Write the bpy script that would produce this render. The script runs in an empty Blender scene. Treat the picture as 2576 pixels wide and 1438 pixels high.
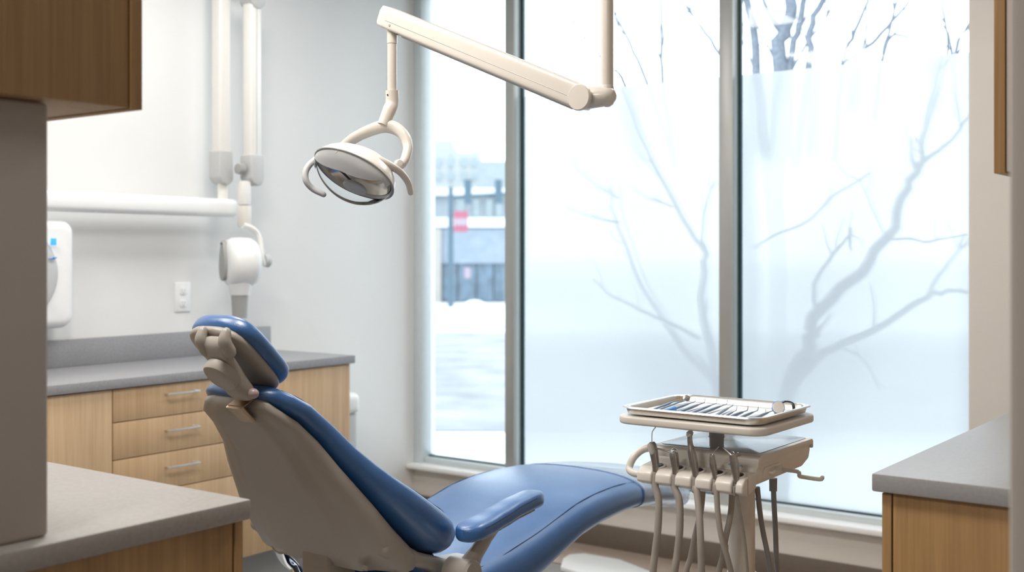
import bpy, bmesh, math, random
from mathutils import Vector as V, Matrix
random.seed(7)
C = bpy.context.scene.collection
S = bpy.context.scene

# ------------------------------------------------------------------ camera
F = 2915.0; H = 1.37
cd = bpy.data.cameras.new('camera'); cam = bpy.data.objects.new('camera', cd); C.objects.link(cam)
S.camera = cam
cd.sensor_width = 36; cd.lens = 36 * F / 2576
cd.shift_y = -79 / 2576
FW = V((-.592, .806, 0)).normalized(); RT = V((.806, .592, 0)).normalized()
cam.location = (0, 0, H)
cam.matrix_world = Matrix.Translation((0, 0, H)) @ Matrix((RT, V((0, 0, 1)), -FW)).transposed().to_4x4()
cd.clip_end = 600
cd.dof.use_dof = True; cd.dof.focus_distance = 2.75; cd.dof.aperture_fstop = 3.2

# ------------------------------------------------------------------ view, sky, lamps
S.view_settings.view_transform = 'Standard'; S.view_settings.look = 'None'
S.view_settings.gamma = 1; S.view_settings.use_curve_mapping = False
S.view_settings.exposure = 0.1
w = bpy.data.worlds.new('overcast_sky'); S.world = w; w.use_nodes = True
bg = w.node_tree.nodes['Background']
bg.inputs[0].default_value = (.85, .94, 1, 1); bg.inputs[1].default_value = 3.5

def area(name, loc, sx, sy, e, col, rot=(0, 0, 0)):
    l = bpy.data.lights.new(name, 'AREA'); l.shape = 'RECTANGLE'; l.size = sx; l.size_y = sy
    l.energy = e; l.color = col
    o = bpy.data.objects.new(name, l); C.objects.link(o); o.location = loc; o.rotation_euler = rot
    return o
LAMPS = [(-3.1, 1.2), (-3.1, 2.8), (-1.9, 1.3), (-1.5, 3.4), (-1.0, -1.0)]  # unseen lamps added for fill, the last one in the hallway
LAMP_E = [18, 15, 30, 15, 38]

# pixel of the photo -> point on a plane of the room (used to measure)
def PX(px, py, x):
    a = (px - 1288) / F; d = x / (.806 * a - .592); return V((x, (.592 * a + .806) * d, H - (py - 640) / F * d))
def PY(px, py, y):
    a = (px - 1288) / F; d = y / (.592 * a + .806); return V(((.806 * a - .592) * d, y, H - (py - 640) / F * d))
def PZ(px, py, z):
    a = (px - 1288) / F; d = (H - z) * F / (py - 640); return V(((.806 * a - .592) * d, (.592 * a + .806) * d, z))
def PD(px, py, d):
    a = (px - 1288) / F; return V(((.806 * a - .592) * d, (.592 * a + .806) * d, H - (py - 640) / F * d))

# ------------------------------------------------------------------ materials
def P(m): return m.node_tree.nodes['Principled BSDF']
def mat(name, col, rough=.5, metal=0, noise=0, scale=30, coat=0, spec=.5, bump=0, bscale=200, stretch=(1, 1, 1)):
    m = bpy.data.materials.new(name); m.use_nodes = True; b = P(m); N = m.node_tree.nodes; L = m.node_tree.links
    b.inputs['Base Color'].default_value = (*col, 1); b.inputs['Roughness'].default_value = rough
    b.inputs['Metallic'].default_value = metal; b.inputs['Coat Weight'].default_value = coat
    b.inputs['Coat Roughness'].default_value = .15 if coat < .45 else .28
    b.inputs['Specular IOR Level'].default_value = spec
    tc = N.new('ShaderNodeTexCoord'); mp = N.new('ShaderNodeMapping'); L.new(tc.outputs['Object'], mp.inputs[0])
    mp.inputs['Scale'].default_value = stretch
    nz = N.new('ShaderNodeTexNoise'); nz.inputs['Scale'].default_value = scale; nz.inputs['Detail'].default_value = 5
    L.new(mp.outputs[0], nz.inputs['Vector'])
    if noise:
        cr = N.new('ShaderNodeValToRGB'); L.new(nz.outputs[0], cr.inputs[0])
        cr.color_ramp.elements[0].position = .3; cr.color_ramp.elements[1].position = .7
        cr.color_ramp.elements[0].color = (*[c * (1 - noise) for c in col], 1)
        cr.color_ramp.elements[1].color = (*[min(1, c * (1 + noise)) for c in col], 1)
        L.new(cr.outputs[0], b.inputs['Base Color'])
    if bump:
        n2 = N.new('ShaderNodeTexNoise'); n2.inputs['Scale'].default_value = bscale; L.new(tc.outputs['Object'], n2.inputs['Vector'])
        bp = N.new('ShaderNodeBump'); bp.inputs['Strength'].default_value = bump; bp.inputs['Distance'].default_value = .002
        L.new(n2.outputs[0], bp.inputs['Height']); L.new(bp.outputs[0], b.inputs['Normal'])
    return m
def wood(name, c0, c1, rough=.45):
    m = bpy.data.materials.new(name); m.use_nodes = True; b = P(m); N = m.node_tree.nodes; L = m.node_tree.links
    tc = N.new('ShaderNodeTexCoord'); mp = N.new('ShaderNodeMapping'); L.new(tc.outputs['Object'], mp.inputs[0])
    mp.inputs['Scale'].default_value = (28, 28, 1.3)
    a = N.new('ShaderNodeTexNoise'); a.inputs['Scale'].default_value = 1.0; a.inputs['Detail'].default_value = 6; a.inputs['Distortion'].default_value = .6
    mp2 = N.new('ShaderNodeMapping'); mp2.inputs['Scale'].default_value = (170, 170, 4); L.new(tc.outputs['Object'], mp2.inputs[0])
    f = N.new('ShaderNodeTexNoise'); f.inputs['Scale'].default_value = 1.0; f.inputs['Detail'].default_value = 3
    L.new(mp.outputs[0], a.inputs['Vector']); L.new(mp2.outputs[0], f.inputs['Vector'])
    mx = N.new('ShaderNodeMath'); mx.operation = 'MULTIPLY_ADD'; mx.inputs[1].default_value = .45
    L.new(f.outputs[0], mx.inputs[0])
    m3 = N.new('ShaderNodeMath'); m3.operation = 'MULTIPLY'; m3.inputs[1].default_value = .6; L.new(a.outputs[0], m3.inputs[0])
    L.new(m3.outputs[0], mx.inputs[2])
    cr = N.new('ShaderNodeValToRGB'); cr.color_ramp.elements[0].position = .36; cr.color_ramp.elements[1].position = .68
    cr.color_ramp.elements[0].color = (*c0, 1); cr.color_ramp.elements[1].color = (*c1, 1)
    L.new(mx.outputs[0], cr.inputs[0]); L.new(cr.outputs[0], b.inputs['Base Color']); b.inputs['Roughness'].default_value = rough
    return m
M = {}
M['wall'] = mat('painted_wall', (.80, .805, .80), .8, noise=.015, scale=3)
M['wallb'] = mat('beige_painted_wall', (.71, .67, .62), .8, noise=.02, scale=4)
M['taupe'] = mat('taupe_painted_partition', (.47, .425, .385), .75, noise=.02, scale=3)
M['ceil'] = mat('ceiling_tile', (.8, .8, .79), .9, noise=.04, scale=60)
M['floor'] = mat('grey_vinyl_floor', (.27, .275, .28), .22, noise=.12, scale=5)
M['tanfloor'] = mat('tan_floor_reflection', (.42, .34, .28), .3, noise=.15, scale=8, stretch=(.3, 9, 1))  # tan streaks paint the wall's reflection onto the floor
M['mirrtop'] = mat('polished_grey_plate', (.50, .53, .57), .16, .45, noise=.01)
M['base'] = mat('brown_baseboard_rubber', (.145, .115, .09), .5, noise=.05)
M['sill'] = mat('white_sill', (.9, .9, .89), .35, noise=.01)
M['alu'] = mat('anodised_aluminium_frame', (.42, .42, .40), .4, .35, noise=.03, scale=8)
M['alul'] = mat('light_frame', (.66, .72, .74), .35, .2, noise=.02)
M['gask'] = mat('dark_teal_gasket', (.012, .045, .055), .4, noise=.1)
M['woodl'] = wood('light_maple_laminate', (.51, .34, .19), (.65, .46, .275))
M['woodd'] = wood('shaded_maple_laminate', (.30, .168, .066), (.43, .255, .108))  # the far cabinets' maple, darkened to paint in the foreground shade
M['gap'] = mat('cabinet_gap', (.10, .06, .03), .7, noise=.1)
M['lam'] = mat('grey_speckled_laminate', (.30, .30, .315), .38, noise=.13, scale=160)
M['lamn'] = mat('warm_grey_laminate', (.36, .335, .31), .42, noise=.08, scale=120)
M['lamr'] = mat('cool_grey_laminate', (.33, .325, .33), .35, noise=.05, scale=120)
M['nick'] = mat('brushed_nickel', (.75, .74, .72), .28, 1, noise=.04, scale=90)
M['chrome'] = mat('chrome', (.82, .83, .84), .12, 1, noise=.02)
M['steel'] = mat('dark_steel_handpiece', (.42, .39, .36), .3, .9, noise=.08, scale=150)
M['inst'] = mat('instrument_steel', (.20, .25, .33), .3, .9, noise=.08, scale=200)
M['cream'] = mat('cream_plastic', (.71, .665, .60), .38, noise=.015, scale=8, coat=.15)
M['creamg'] = mat('glossy_cream_plastic', (.76, .725, .67), .2, noise=.01, scale=8, coat=.5)
M['shell'] = mat('warm_grey_plastic_shell', (.37, .335, .295), .42, noise=.02, scale=10, coat=.1, bump=.05, bscale=900)
M['shell2'] = mat('cream_lamp_plastic', (.70, .66, .60), .25, noise=.01, coat=.4)
M['vinyl'] = mat('blue_vinyl_upholstery', (.024, .115, .325), .36, noise=.06, scale=14, coat=.5, spec=.7, bump=.22, bscale=420)
M['vinyld'] = mat('navy_stitching', (.012, .05, .15), .6, noise=.1)
M['white'] = mat('white_plastic', (.86, .87, .87), .35, noise=.01)
M['whiteg'] = mat('warm_white_enamel', (.83, .82, .79), .3, noise=.01, coat=.3)
M['lgrey'] = mat('light_grey_plastic', (.53, .54, .54), .45, noise=.02)
M['mgrey'] = mat('grey_plastic', (.36, .36, .35), .4, noise=.02)
M['dark'] = mat('black_plastic', (.02, .022, .025), .35, noise=.1)
M['bluep'] = mat('blue_plastic', (.02, .22, .62), .35, noise=.05)
M['paper'] = mat('white_tray_paper', (.75, .80, .86), .7, noise=.02)
M['hose'] = mat('taupe_rubber_hose', (.36, .32, .28), .45, noise=.03)
M['hoseg'] = mat('grey_rubber_hose', (.27, .27, .275), .45, noise=.03)
M['copper'] = mat('bronze_metal', (.45, .33, .23), .3, .8, noise=.05)
M['pink'] = mat('rose_plastic_knob', (.42, .32, .32), .3, noise=.04)
M['refl'] = mat('lamp_reflector', (.50, .46, .42), .16, 1, noise=.05, scale=40)
M['brick'] = mat('outdoor_pale_wall', (.30, .335, .37), .9, noise=.05, scale=1)
M['brick2'] = mat('outdoor_pale_office_wall', (.38, .40, .415), .9, noise=.03, scale=1)
M['oglass'] = mat('outdoor_shop_glass', (.11, .16, .22), .3, noise=.35, scale=1.2)
M['oglass2'] = mat('outdoor_office_glass', (.28, .33, .36), .3, noise=.1, scale=1)
M['fascia'] = mat('outdoor_blue_grey_fascia', (.24, .285, .35), .8, noise=.08, scale=2)
M['pier'] = mat('outdoor_cream_pier', (.35, .335, .31), .8, noise=.04, scale=2)
M['opole'] = mat('outdoor_dark_blue_paint', (.07, .12, .165), .6, noise=.1)
M['red'] = mat('outdoor_red_sign', (.36, .10, .15), .6, noise=.03)
M['swhite'] = mat('outdoor_white_sign', (.34, .28, .33), .6, noise=.02)
M['snow'] = mat('snow', (.62, .64, .66), .9, noise=.03, scale=1.5)
M['road'] = mat('slushy_road', (.235, .245, .265), .8, noise=.3, scale=.6, stretch=(1, 1, 1))
M['bark'] = mat('bare_bark', (.16, .18, .22), .9, noise=.3, scale=30)
M['logo'] = mat('blue_logo_ink', (.08, .42, .70), .4, noise=.05)

def mix_mat(name, build):
    m = bpy.data.materials.new(name); m.use_nodes = True; N = m.node_tree.nodes; L = m.node_tree.links
    N.remove(P(m)); out = N['Material Output']; build(N, L, out); return m
def _glass(N, L, out):
    t = N.new('ShaderNodeBsdfTransparent'); t.inputs[0].default_value = (.965, .985, .985, 1)
    g = N.new('ShaderNodeBsdfGlossy'); g.inputs['Roughness'].default_value = .02
    fr = N.new('ShaderNodeFresnel'); fr.inputs[0].default_value = 1.3
    mx = N.new('ShaderNodeMixShader'); L.new(fr.outputs[0], mx.inputs[0]); L.new(t.outputs[0], mx.inputs[1]); L.new(g.outputs[0], mx.inputs[2])
    L.new(mx.outputs[0], out.inputs[0])
M['glass'] = mix_mat('clear_window_glass', _glass)
FROST_T = (.61, .62, .64, 1)
def _frost(N, L, out):
    t = N.new('ShaderNodeBsdfTranslucent'); t.inputs[0].default_value = FROST_T
    r = N.new('ShaderNodeBsdfRefraction'); r.inputs['IOR'].default_value = 1.12; r.inputs['Roughness'].default_value = .3
    r.inputs[0].default_value = (.61, .59, .58, 1)
    tr = N.new('ShaderNodeBsdfTransparent'); tr.inputs[0].default_value = (.61, .59, .58, 1)
    tc = N.new('ShaderNodeTexCoord'); nz = N.new('ShaderNodeTexNoise'); nz.inputs['Scale'].default_value = 90
    L.new(tc.outputs['Object'], nz.inputs['Vector']); cr = N.new('ShaderNodeMapRange')
    cr.inputs[3].default_value = .20; cr.inputs[4].default_value = .24; L.new(nz.outputs[0], cr.inputs[0])
    m0 = N.new('ShaderNodeMixShader'); m0.inputs[0].default_value = .72
    L.new(tr.outputs[0], m0.inputs[1]); L.new(r.outputs[0], m0.inputs[2])
    mx = N.new('ShaderNodeMixShader'); L.new(cr.outputs[0], mx.inputs[0])
    L.new(t.outputs[0], mx.inputs[1]); L.new(m0.outputs[0], mx.inputs[2]); L.new(mx.outputs[0], out.inputs[0])
M['frost'] = mix_mat('frosted_window_film', _frost)
def _sheet(N, L, out):
    t = N.new('ShaderNodeBsdfTransparent'); t.inputs[0].default_value = (.9, .93, .96, 1)
    b = N.new('ShaderNodeBsdfPrincipled'); b.inputs['Base Color'].default_value = (.55, .66, .80, 1); b.inputs['Roughness'].default_value = .15
    b.inputs['Coat Weight'].default_value = .6
    tc = N.new('ShaderNodeTexCoord'); nz = N.new('ShaderNodeTexNoise'); nz.inputs['Scale'].default_value = 14
    L.new(tc.outputs['Object'], nz.inputs['Vector'])
    bp = N.new('ShaderNodeBump'); bp.inputs['Strength'].default_value = .25; bp.inputs['Distance'].default_value = .02
    L.new(nz.outputs[0], bp.inputs['Height']); L.new(bp.outputs[0], b.inputs['Normal'])
    cr = N.new('ShaderNodeMapRange'); cr.inputs[3].default_value = .35; cr.inputs[4].default_value = .75; L.new(nz.outputs[0], cr.inputs[0])
    mx = N.new('ShaderNodeMixShader'); L.new(cr.outputs[0], mx.inputs[0])
    L.new(t.outputs[0], mx.inputs[1]); L.new(b.outputs[0], mx.inputs[2]); L.new(mx.outputs[0], out.inputs[0])
M['sheet'] = mix_mat('clear_plastic_sheet', _sheet)
def _lens(N, L, out):
    t = N.new('ShaderNodeBsdfTransparent'); t.inputs[0].default_value = (.93, .95, .96, 1)
    g = N.new('ShaderNodeBsdfGlossy'); g.inputs['Roughness'].default_value = .05
    lw = N.new('ShaderNodeLayerWeight'); lw.inputs[0].default_value = .10
    mx = N.new('ShaderNodeMixShader'); L.new(lw.outputs['Fresnel'], mx.inputs[0]); L.new(t.outputs[0], mx.inputs[1]); L.new(g.outputs[0], mx.inputs[2])
    L.new(mx.outputs[0], out.inputs[0])
M['lens'] = mix_mat('clear_lamp_shield', _lens)
def emis(name, col, s):
    m = bpy.data.materials.new(name); m.use_nodes = True; b = P(m)
    b.inputs['Base Color'].default_value = (*col, 1); b.inputs['Emission Color'].default_value = (*col, 1); b.inputs['Emission Strength'].default_value = s
    return m
M['lit'] = emis('lit_diffuser', (1, .97, .92), 1.5)
M['screen'] = emis('lit_blue_display', (.05, .38, .9), .5)

# ------------------------------------------------------------------ builders
ORG = {}
def obj(name, bm, m, parent=None, label=None, cat=None, group=None, kind=None, smooth=35, mod=None):
    me = bpy.data.meshes.new(name)
    if parent is not None:
        org = ORG[parent]
    else:
        vs = [v.co for v in bm.verts]
        org = V(((min(v.x for v in vs) + max(v.x for v in vs)) / 2, (min(v.y for v in vs) + max(v.y for v in vs)) / 2, min(v.z for v in vs)))
    bmesh.ops.translate(bm, vec=-org, verts=bm.verts)
    if m != 'frost': bmesh.ops.recalc_face_normals(bm, faces=bm.faces)
    for f in bm.faces: f.smooth = True
    bm.to_mesh(me); bm.free()
    me.set_sharp_from_angle(angle=math.radians(smooth))
    me.materials.append(M[m])
    o = bpy.data.objects.new(name, me); C.objects.link(o)
    ORG[o] = org
    if parent is None: o.location = org
    else: o.parent = parent
    if label: o['label'] = label
    if cat: o['category'] = cat
    if group: o['group'] = group
    if kind: o['kind'] = kind
    return o
def thing(name, loc, label=None, cat=None, group=None, kind=None):
    o = bpy.data.objects.new(name, None); C.objects.link(o); o.location = loc; o.empty_display_size = .05
    ORG[o] = V(loc)
    if label: o['label'] = label
    if cat: o['category'] = cat
    if group: o['group'] = group
    if kind: o['kind'] = kind
    return o
def box(x0, x1, y0, y1, z0, z1, bev=0, seg=2, bm=None):
    b = bmesh.new()
    bmesh.ops.create_cube(b, size=1)
    for v in b.verts: v.co = V((x0 + (v.co.x + .5) * (x1 - x0), y0 + (v.co.y + .5) * (y1 - y0), z0 + (v.co.z + .5) * (z1 - z0)))
    if bev: bmesh.ops.bevel(b, geom=b.edges[:], offset=bev, segments=seg, affect='EDGES', profile=.5)
    return join(bm, b)
def join(bm, b):
    if bm is None: return b
    me = bpy.data.meshes.new('t'); b.to_mesh(me); b.free(); bm.from_mesh(me); bpy.data.meshes.remove(me); return bm
def loft(rings, bm=None, closed=True, caps=True):
    bm = bm or bmesh.new(); R = [[bm.verts.new(p) for p in r] for r in rings]; n = len(R[0])
    for a, b in zip(R, R[1:]):
        for i in range(n if closed else n - 1):
            j = (i + 1) % n
            bm.faces.new((a[i], a[j], b[j], b[i]))
    if caps: bm.faces.new(R[0][::-1]); bm.faces.new(R[-1])
    return bm
def sring(c, u, v, hw, hh, p=2.0, n=32):
    out = []
    for k in range(n):
        t = 2 * math.pi * k / n; co, si = math.cos(t), math.sin(t)
        out.append(c + u * (hw * math.copysign(abs(co) ** (2 / p), co)) + v * (hh * math.copysign(abs(si) ** (2 / p), si)))
    return out
def smoothpath(pts, sub=6):
    pts = [V(p) for p in pts]
    if len(pts) < 3: return pts
    P_ = [pts[0] * 2 - pts[1]] + pts + [pts[-1] * 2 - pts[-2]]; out = []
    for i in range(1, len(P_) - 2):
        a, b, c, d = P_[i - 1:i + 3]
        for k in range(sub):
            t = k / sub
            out.append(.5 * ((2 * b) + (c - a) * t + (2 * a - 5 * b + 4 * c - d) * t * t + (3 * b - a - 3 * c + d) * t ** 3))
    out.append(pts[-1]); return out
def tube(pts, r, bm=None, n=12, sub=6, round_ends=False, flat=1.0, up=None):
    rr = r if isinstance(r, (list, tuple)) else [r] * len(pts)
    k0 = len(pts); pts = smoothpath(pts, sub); m = len(pts); R = []
    for i in range(m):
        t = i / (m - 1) * (k0 - 1); j = min(int(t), k0 - 2); R.append(rr[j] + (rr[j + 1] - rr[j]) * (t - j))
    if round_ends:
        d0 = (pts[0] - pts[1]).normalized(); d1 = (pts[-1] - pts[-2]).normalized(); r0, r1 = R[0], R[-1]
        pre = [(pts[0] + d0 * r0 * math.sin(a), r0 * math.cos(a)) for a in (1.45, 1.1, .6)]
        post = [(pts[-1] + d1 * r1 * math.sin(a), r1 * math.cos(a)) for a in (.6, 1.1, 1.45)]
        pts = [p for p, _ in pre] + pts + [p for p, _ in post]; R = [q for _, q in pre] + R + [q for _, q in post]
    rings = []; prev = None
    for i, p in enumerate(pts):
        t = (pts[min(i + 1, len(pts) - 1)] - pts[max(i - 1, 0)]).normalized()
        if prev is None:
            ref = V(up) if up else (V((0, 0, 1)) if abs(t.z) < .9 else V((1, 0, 0)))
            u = t.cross(ref).normalized()
        else:
            u = (prev - t * prev.dot(t)).normalized()
        prev = u; v = t.cross(u)
        rings.append([p + u * (R[i] * math.cos(2 * math.pi * k / n)) + v * (R[i] * flat * math.sin(2 * math.pi * k / n)) for k in range(n)])
    return loft(rings, bm)
def lathe(c, axis, prof, bm=None, n=32, up=None):
    ax = V(axis).normalized(); ref = V(up) if up else (V((0, 0, 1)) if abs(ax.z) < .9 else V((1, 0, 0)))
    u = ax.cross(ref).normalized(); v = ax.cross(u)
    return loft([[V(c) + ax * h + u * (r * math.cos(2 * math.pi * k / n)) + v * (r * math.sin(2 * math.pi * k / n)) for k in range(n)] for h, r in prof], bm)
def prism(poly, a, b, fn, bev=0, seg=2, bm=None):
    bb = bmesh.new(); A = [bb.verts.new(fn(x, y, a)) for x, y in poly]; B = [bb.verts.new(fn(x, y, b)) for x, y in poly]; n = len(poly)
    bb.faces.new(A[::-1]); bb.faces.new(B)
    for i in range(n): bb.faces.new((A[i], A[(i + 1) % n], B[(i + 1) % n], B[i]))
    bmesh.ops.recalc_face_normals(bb, faces=bb.faces)
    if bev:
        es = [e for e in bb.edges if e.calc_face_angle(0) > math.radians(25)]
        bmesh.ops.bevel(bb, geom=es, offset=bev, segments=seg, affect='EDGES', profile=.5)
    return join(bm, bb)
def rrect(x0, x1, y0, y1, r, k=6):
    out = []
    for cx, cy, a0 in ((x1 - r, y1 - r, 0), (x0 + r, y1 - r, 90), (x0 + r, y0 + r, 180), (x1 - r, y0 + r, 270)):
        for i in range(k + 1):
            t = math.radians(a0 + 90 * i / k); out.append((cx + r * math.cos(t), cy + r * math.sin(t)))
    return out
def interp(x, xs, ys):
    if x <= xs[0]: return ys[0]
    for i in range(len(xs) - 1):
        if x <= xs[i + 1]:
            t = (x - xs[i]) / (xs[i + 1] - xs[i]); t = t * t * (3 - 2 * t) * .5 + t * .5
            return ys[i] + (ys[i + 1] - ys[i]) * t
    return ys[-1]

# ------------------------------------------------------------------ the room
XL, YW, ZC = -4.04, 4.62, 2.85
WR, WRY = -.332, 1.42          # right partition: face and near end
obj('floor', box(-4.3, 1.6, -2.4, 4.9, -.1, 0), 'floor', kind='structure')
obj('ceiling', box(-4.3, 1.6, -2.4, 4.9, ZC, ZC + .1), 'ceil', kind='structure')
obj('wall_left', box(XL - .15, XL, -2.4, YW + .14, 0, ZC), 'wall', kind='structure')
bm = box(XL, 1.6, YW, YW + .16, 0, .252)
box(-1.215, 1.6, YW, YW + .16, .252, ZC, bm=bm); box(XL, -1.215, YW, YW + .16, 2.78, ZC, bm=bm)
obj('wall_back', bm, 'wallb', kind='structure')
obj('wall_right', box(WR, WR + .14, WRY, YW, 0, ZC, .012), 'taupe', kind='structure')
obj('wall_front', box(-4.3, 1.6, -2.5, -2.4, 0, ZC), 'taupe', kind='structure')
obj('wall_right_hall', box(1.6, 1.7, -2.5, 4.8, 0, ZC), 'taupe', kind='structure')
obj('baseboard_back', box(XL, WR, YW - .012, YW, 0, .11, .003), 'base', kind='structure')
obj('trim_1', box(XL, -.34, YW - .06, YW + .075, .252, .277, .006), 'sill', kind='structure')

# windows: frame, glass, film, gaskets
YG = 4.70
panes = [(-3.99, -3.4375), (-3.383, -2.271), (-2.207, -1.215)]
def window(i, x0, x1, fr):
    r = thing('window_%d' % i, ((x0 + x1) / 2, YG, .277), kind='structure')
    obj('glass', box(x0 - .01, x1 + .005, YG, YG + .008, .31, 2.785), 'glass', r)
    bm = box(x0, x1, YG - .012, YG + .02, .302, .31); (box(x0 - .012, x0 + .014, YG - .02, YG - .005, .31, 2.78, bm=bm) if fr else None)
    obj('gasket', bm, 'gask', r)
    if fr:
        bm = bmesh.new(); vs = [bm.verts.new(p) for p in ((x0 + .014, YG - .004, .31), (x1 + .002, YG - .004, .31), (x1 + .002, YG - .004, 2.158), (x0 + .014, YG - .004, 2.158))]; bm.faces.new(vs)
        obj('frosted_film', bm, 'frost', r, label='frosted film covering the lower pane')
    return r
window(1, *panes[0], False); window(2, *panes[1], True); window(3, *panes[2], True)
def mullion(n, x0, x1):
    r = thing('trim_%d' % n, ((x0 + x1) / 2, YW + .06, .277), kind='structure')
    obj('mullion_face', box(x0, x1, YW, YW + .025, .277, 2.785, .002), 'alu', r)
    obj('mullion_return', box(x0 + .004, x1 - .002, YW + .025, YG + .03, .277, 2.785), 'alul', r)
mullion(2, -3.4375, -3.383); mullion(3, -2.271, -2.207)
obj('trim_5', box(XL, WR, YW - .36, YW - .012, 0, .006, .002), 'tanfloor', kind='structure')  # thin added strip carrying the painted reflection of the wall
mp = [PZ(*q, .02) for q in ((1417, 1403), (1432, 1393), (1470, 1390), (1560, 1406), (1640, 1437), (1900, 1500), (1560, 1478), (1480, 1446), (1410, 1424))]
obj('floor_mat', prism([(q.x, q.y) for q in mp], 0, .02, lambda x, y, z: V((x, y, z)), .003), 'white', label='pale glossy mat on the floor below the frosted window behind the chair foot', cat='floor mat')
r = thing('trim_4', (XL + .025, YW + .06, .277), kind='structure')
obj('jamb', box(XL, -3.99, YW + .004, YG + .04, .277, 2.785, .003), 'alul', r)
obj('bottom_rail', box(-3.99, -1.215, YW + .03, YG + .035, .277, .303, .002), 'alul', r)
obj('reveal', box(-1.222, -1.214, YW + .01, YG + .04, .277, 2.785), 'wallb', r)

# unseen ceiling panels added to brighten the room
for i, (x, y) in enumerate(LAMPS):
    t = thing('fill_panel', (x, y, ZC), 'square unseen fill light panel added to the ceiling ' + ('above the near end of the long counter', 'above the middle of the long counter', 'above the chair headrest', 'above the foot of the chair', 'in the hallway outside the treatment room')[i], 'fill light', 'unseen fill panels added to the ceiling')
    obj('frame', box(x - .31, x + .31, y - .31, y + .31, ZC - .015, ZC - .002, .004), 'white', t)
    obj('diffuser', box(x - .28, x + .28, y - .28, y + .28, ZC - .019, ZC - .0155), 'lit', t)
    area('fill_lamp', (x, y, ZC - .03), .55, .55, LAMP_E[i], (1, .975, .935))

# ------------------------------------------------------------------ far counter on the left wall
XC, CT = -3.49, .938
t = thing('worktop', (-3.75, 2.3, CT - .035), 'long grey speckled worktop with backsplash running along the white left wall', 'worktop')
obj('slab', box(XL + .002, XC, .6, 3.615, CT - .034, CT, .003), 'lam', t)
obj('backsplash', box(XL + .002, XL + .022, .6, 3.612, CT, CT + .105, .002), 'lam', t)
def handle(parent, y, z, xf, name='handle', length=.14):
    o = obj(name, tube([(xf, y - length / 2 + .01, z), (xf + .026, y - length / 2, z), (xf + .028, y, z), (xf + .026, y + length / 2, z), (xf, y + length / 2 - .01, z)], .0048, sub=1, n=10), 'nick', parent)
    return o
XF = XC - .012
def carcass(t, y0, y1, z0=.2, z1=CT - .035):
    obj('body', box(XL + .002, XF - .022, y0, y1, z0, z1), 'gap', t)
    obj('toe_kick', box(XL + .01, XF - .07, y0, y1, 0, z0), 'mgrey', t)
t = thing('base_cabinet', (-3.75, 1.5, 0), 'maple base cabinet with plain doors left of the drawers under the grey worktop', 'cabinet')
carcass(t, .6, 2.422)
obj('door', box(XF - .02, XF, .6, 1.52, .195, CT - .038, .001), 'woodl', t)
obj('door', box(XF - .02, XF, 1.524, 2.421, .195, CT - .038, .001), 'woodl', t)
t = thing('drawer_cabinet', (-3.75, 2.7, 0), 'maple drawer cabinet with bar handles, behind the dental chair headrest', 'cabinet')
carcass(t, 2.424, 2.99)
for z0, z1, hz in ((.786, .9, .865), (.655, .783, .733), (.522, .652, .600), (.195, .519, .40)):
    d = obj('drawer', box(XF - .02, XF, 2.426, 2.988, z0, z1, .001), 'woodl', t)
    handle(d, 2.706, hz, XF)
t = thing('base_cabinet', (-3.75, 3.3, 0), 'maple base cabinet at the window end of the grey worktop', 'cabinet')
carcass(t, 2.992, 3.575)
obj('door', box(XF - .02, XF, 2.992, 3.575, .195, CT - .038, .001), 'woodl', t)
obj('end_panel', box(XL + .002, XF - .002, 3.577, 3.595, 0, CT - .036, .001), 'woodl', t)

# white bin beyond the counter end
t = thing('sharps_bin', (-3.88, 3.92, 0), 'slim white bin with rounded lid standing beyond the end of the far cabinets', 'bin')
obj('bin_body', prism(rrect(-3.955, -3.815, 3.86, 3.98, .03), 0, .62, lambda x, y, z: V((x, y, z)), .004), 'lgrey', t)
obj('lid', prism(rrect(-3.965, -3.805, 3.85, 3.99, .04), .62, .72, lambda x, y, z: V((x, y, z)), .03, 4), 'white', t)
obj('latch', box(-3.83, -3.815, 3.848, 3.862, .585, .61, .003), 'red', t)

# wall outlet
t = thing('power_outlet', (XL, 3.12, 1.12), 'white double power outlet on the left wall above the grey backsplash', 'outlet')
yo, zo = 3.135, 1.19
obj('cover_plate', box(XL, XL + .006, yo - .04, yo + .04, zo - .062, zo + .062, .003), 'white', t)
for dz in (.026, -.026):
    s = obj('socket', prism(rrect(yo - .017, yo + .017, zo + dz - .016, zo + dz + .016, .009), XL + .006, XL + .009, lambda y, z, x: V((x, y, z)), .001), 'white', t)
    bm = box(XL + .0085, XL + .0095, yo - .008, yo - .0055, zo + dz - .003, zo + dz + .008); box(XL + .0085, XL + .0095, yo + .0055, yo + .008, zo + dz - .003, zo + dz + .008, bm=bm)
    lathe((XL + .0085, yo, zo + dz - .009), (1, 0, 0), [(0, .003), (.001, .003)], bm, 10)
    obj('slots', bm, 'mgrey', s)

# white wall dispenser with a small blue display
t = thing('wall_dispenser', (XL, 2.4, 1.09), 'white rounded wall dispenser with small blue display, cut off by the near partition', 'dispenser')
prof = rrect(2.08, 2.548, 1.095, 1.50, .05)
obj('housing', prism(prof, XL, XL + .13, lambda y, z, x: V((x, y, z)), .035, 5), 'white', t)
cv = lathe((XL + .125, 2.30, 1.30), (1, 0, 0), [(0, .172), (.012, .168), (.02, .15), (.024, .1), (.025, .001)], n=48)
f = obj('front_cover', cv, 'lgrey', t)
y0 = 2.432
obj('display', box(XL + .146, XL + .150, y0, y0 + .022, 1.405, 1.430, .001), 'screen', t)
bm = box(XL + .150, XL + .153, y0 - .01, y0 + .014, 1.352, 1.356); box(XL + .150, XL + .153, y0 + .006, y0 + .022, 1.356, 1.360, bm=bm)
obj('marking', bm, 'bluep', t)

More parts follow.
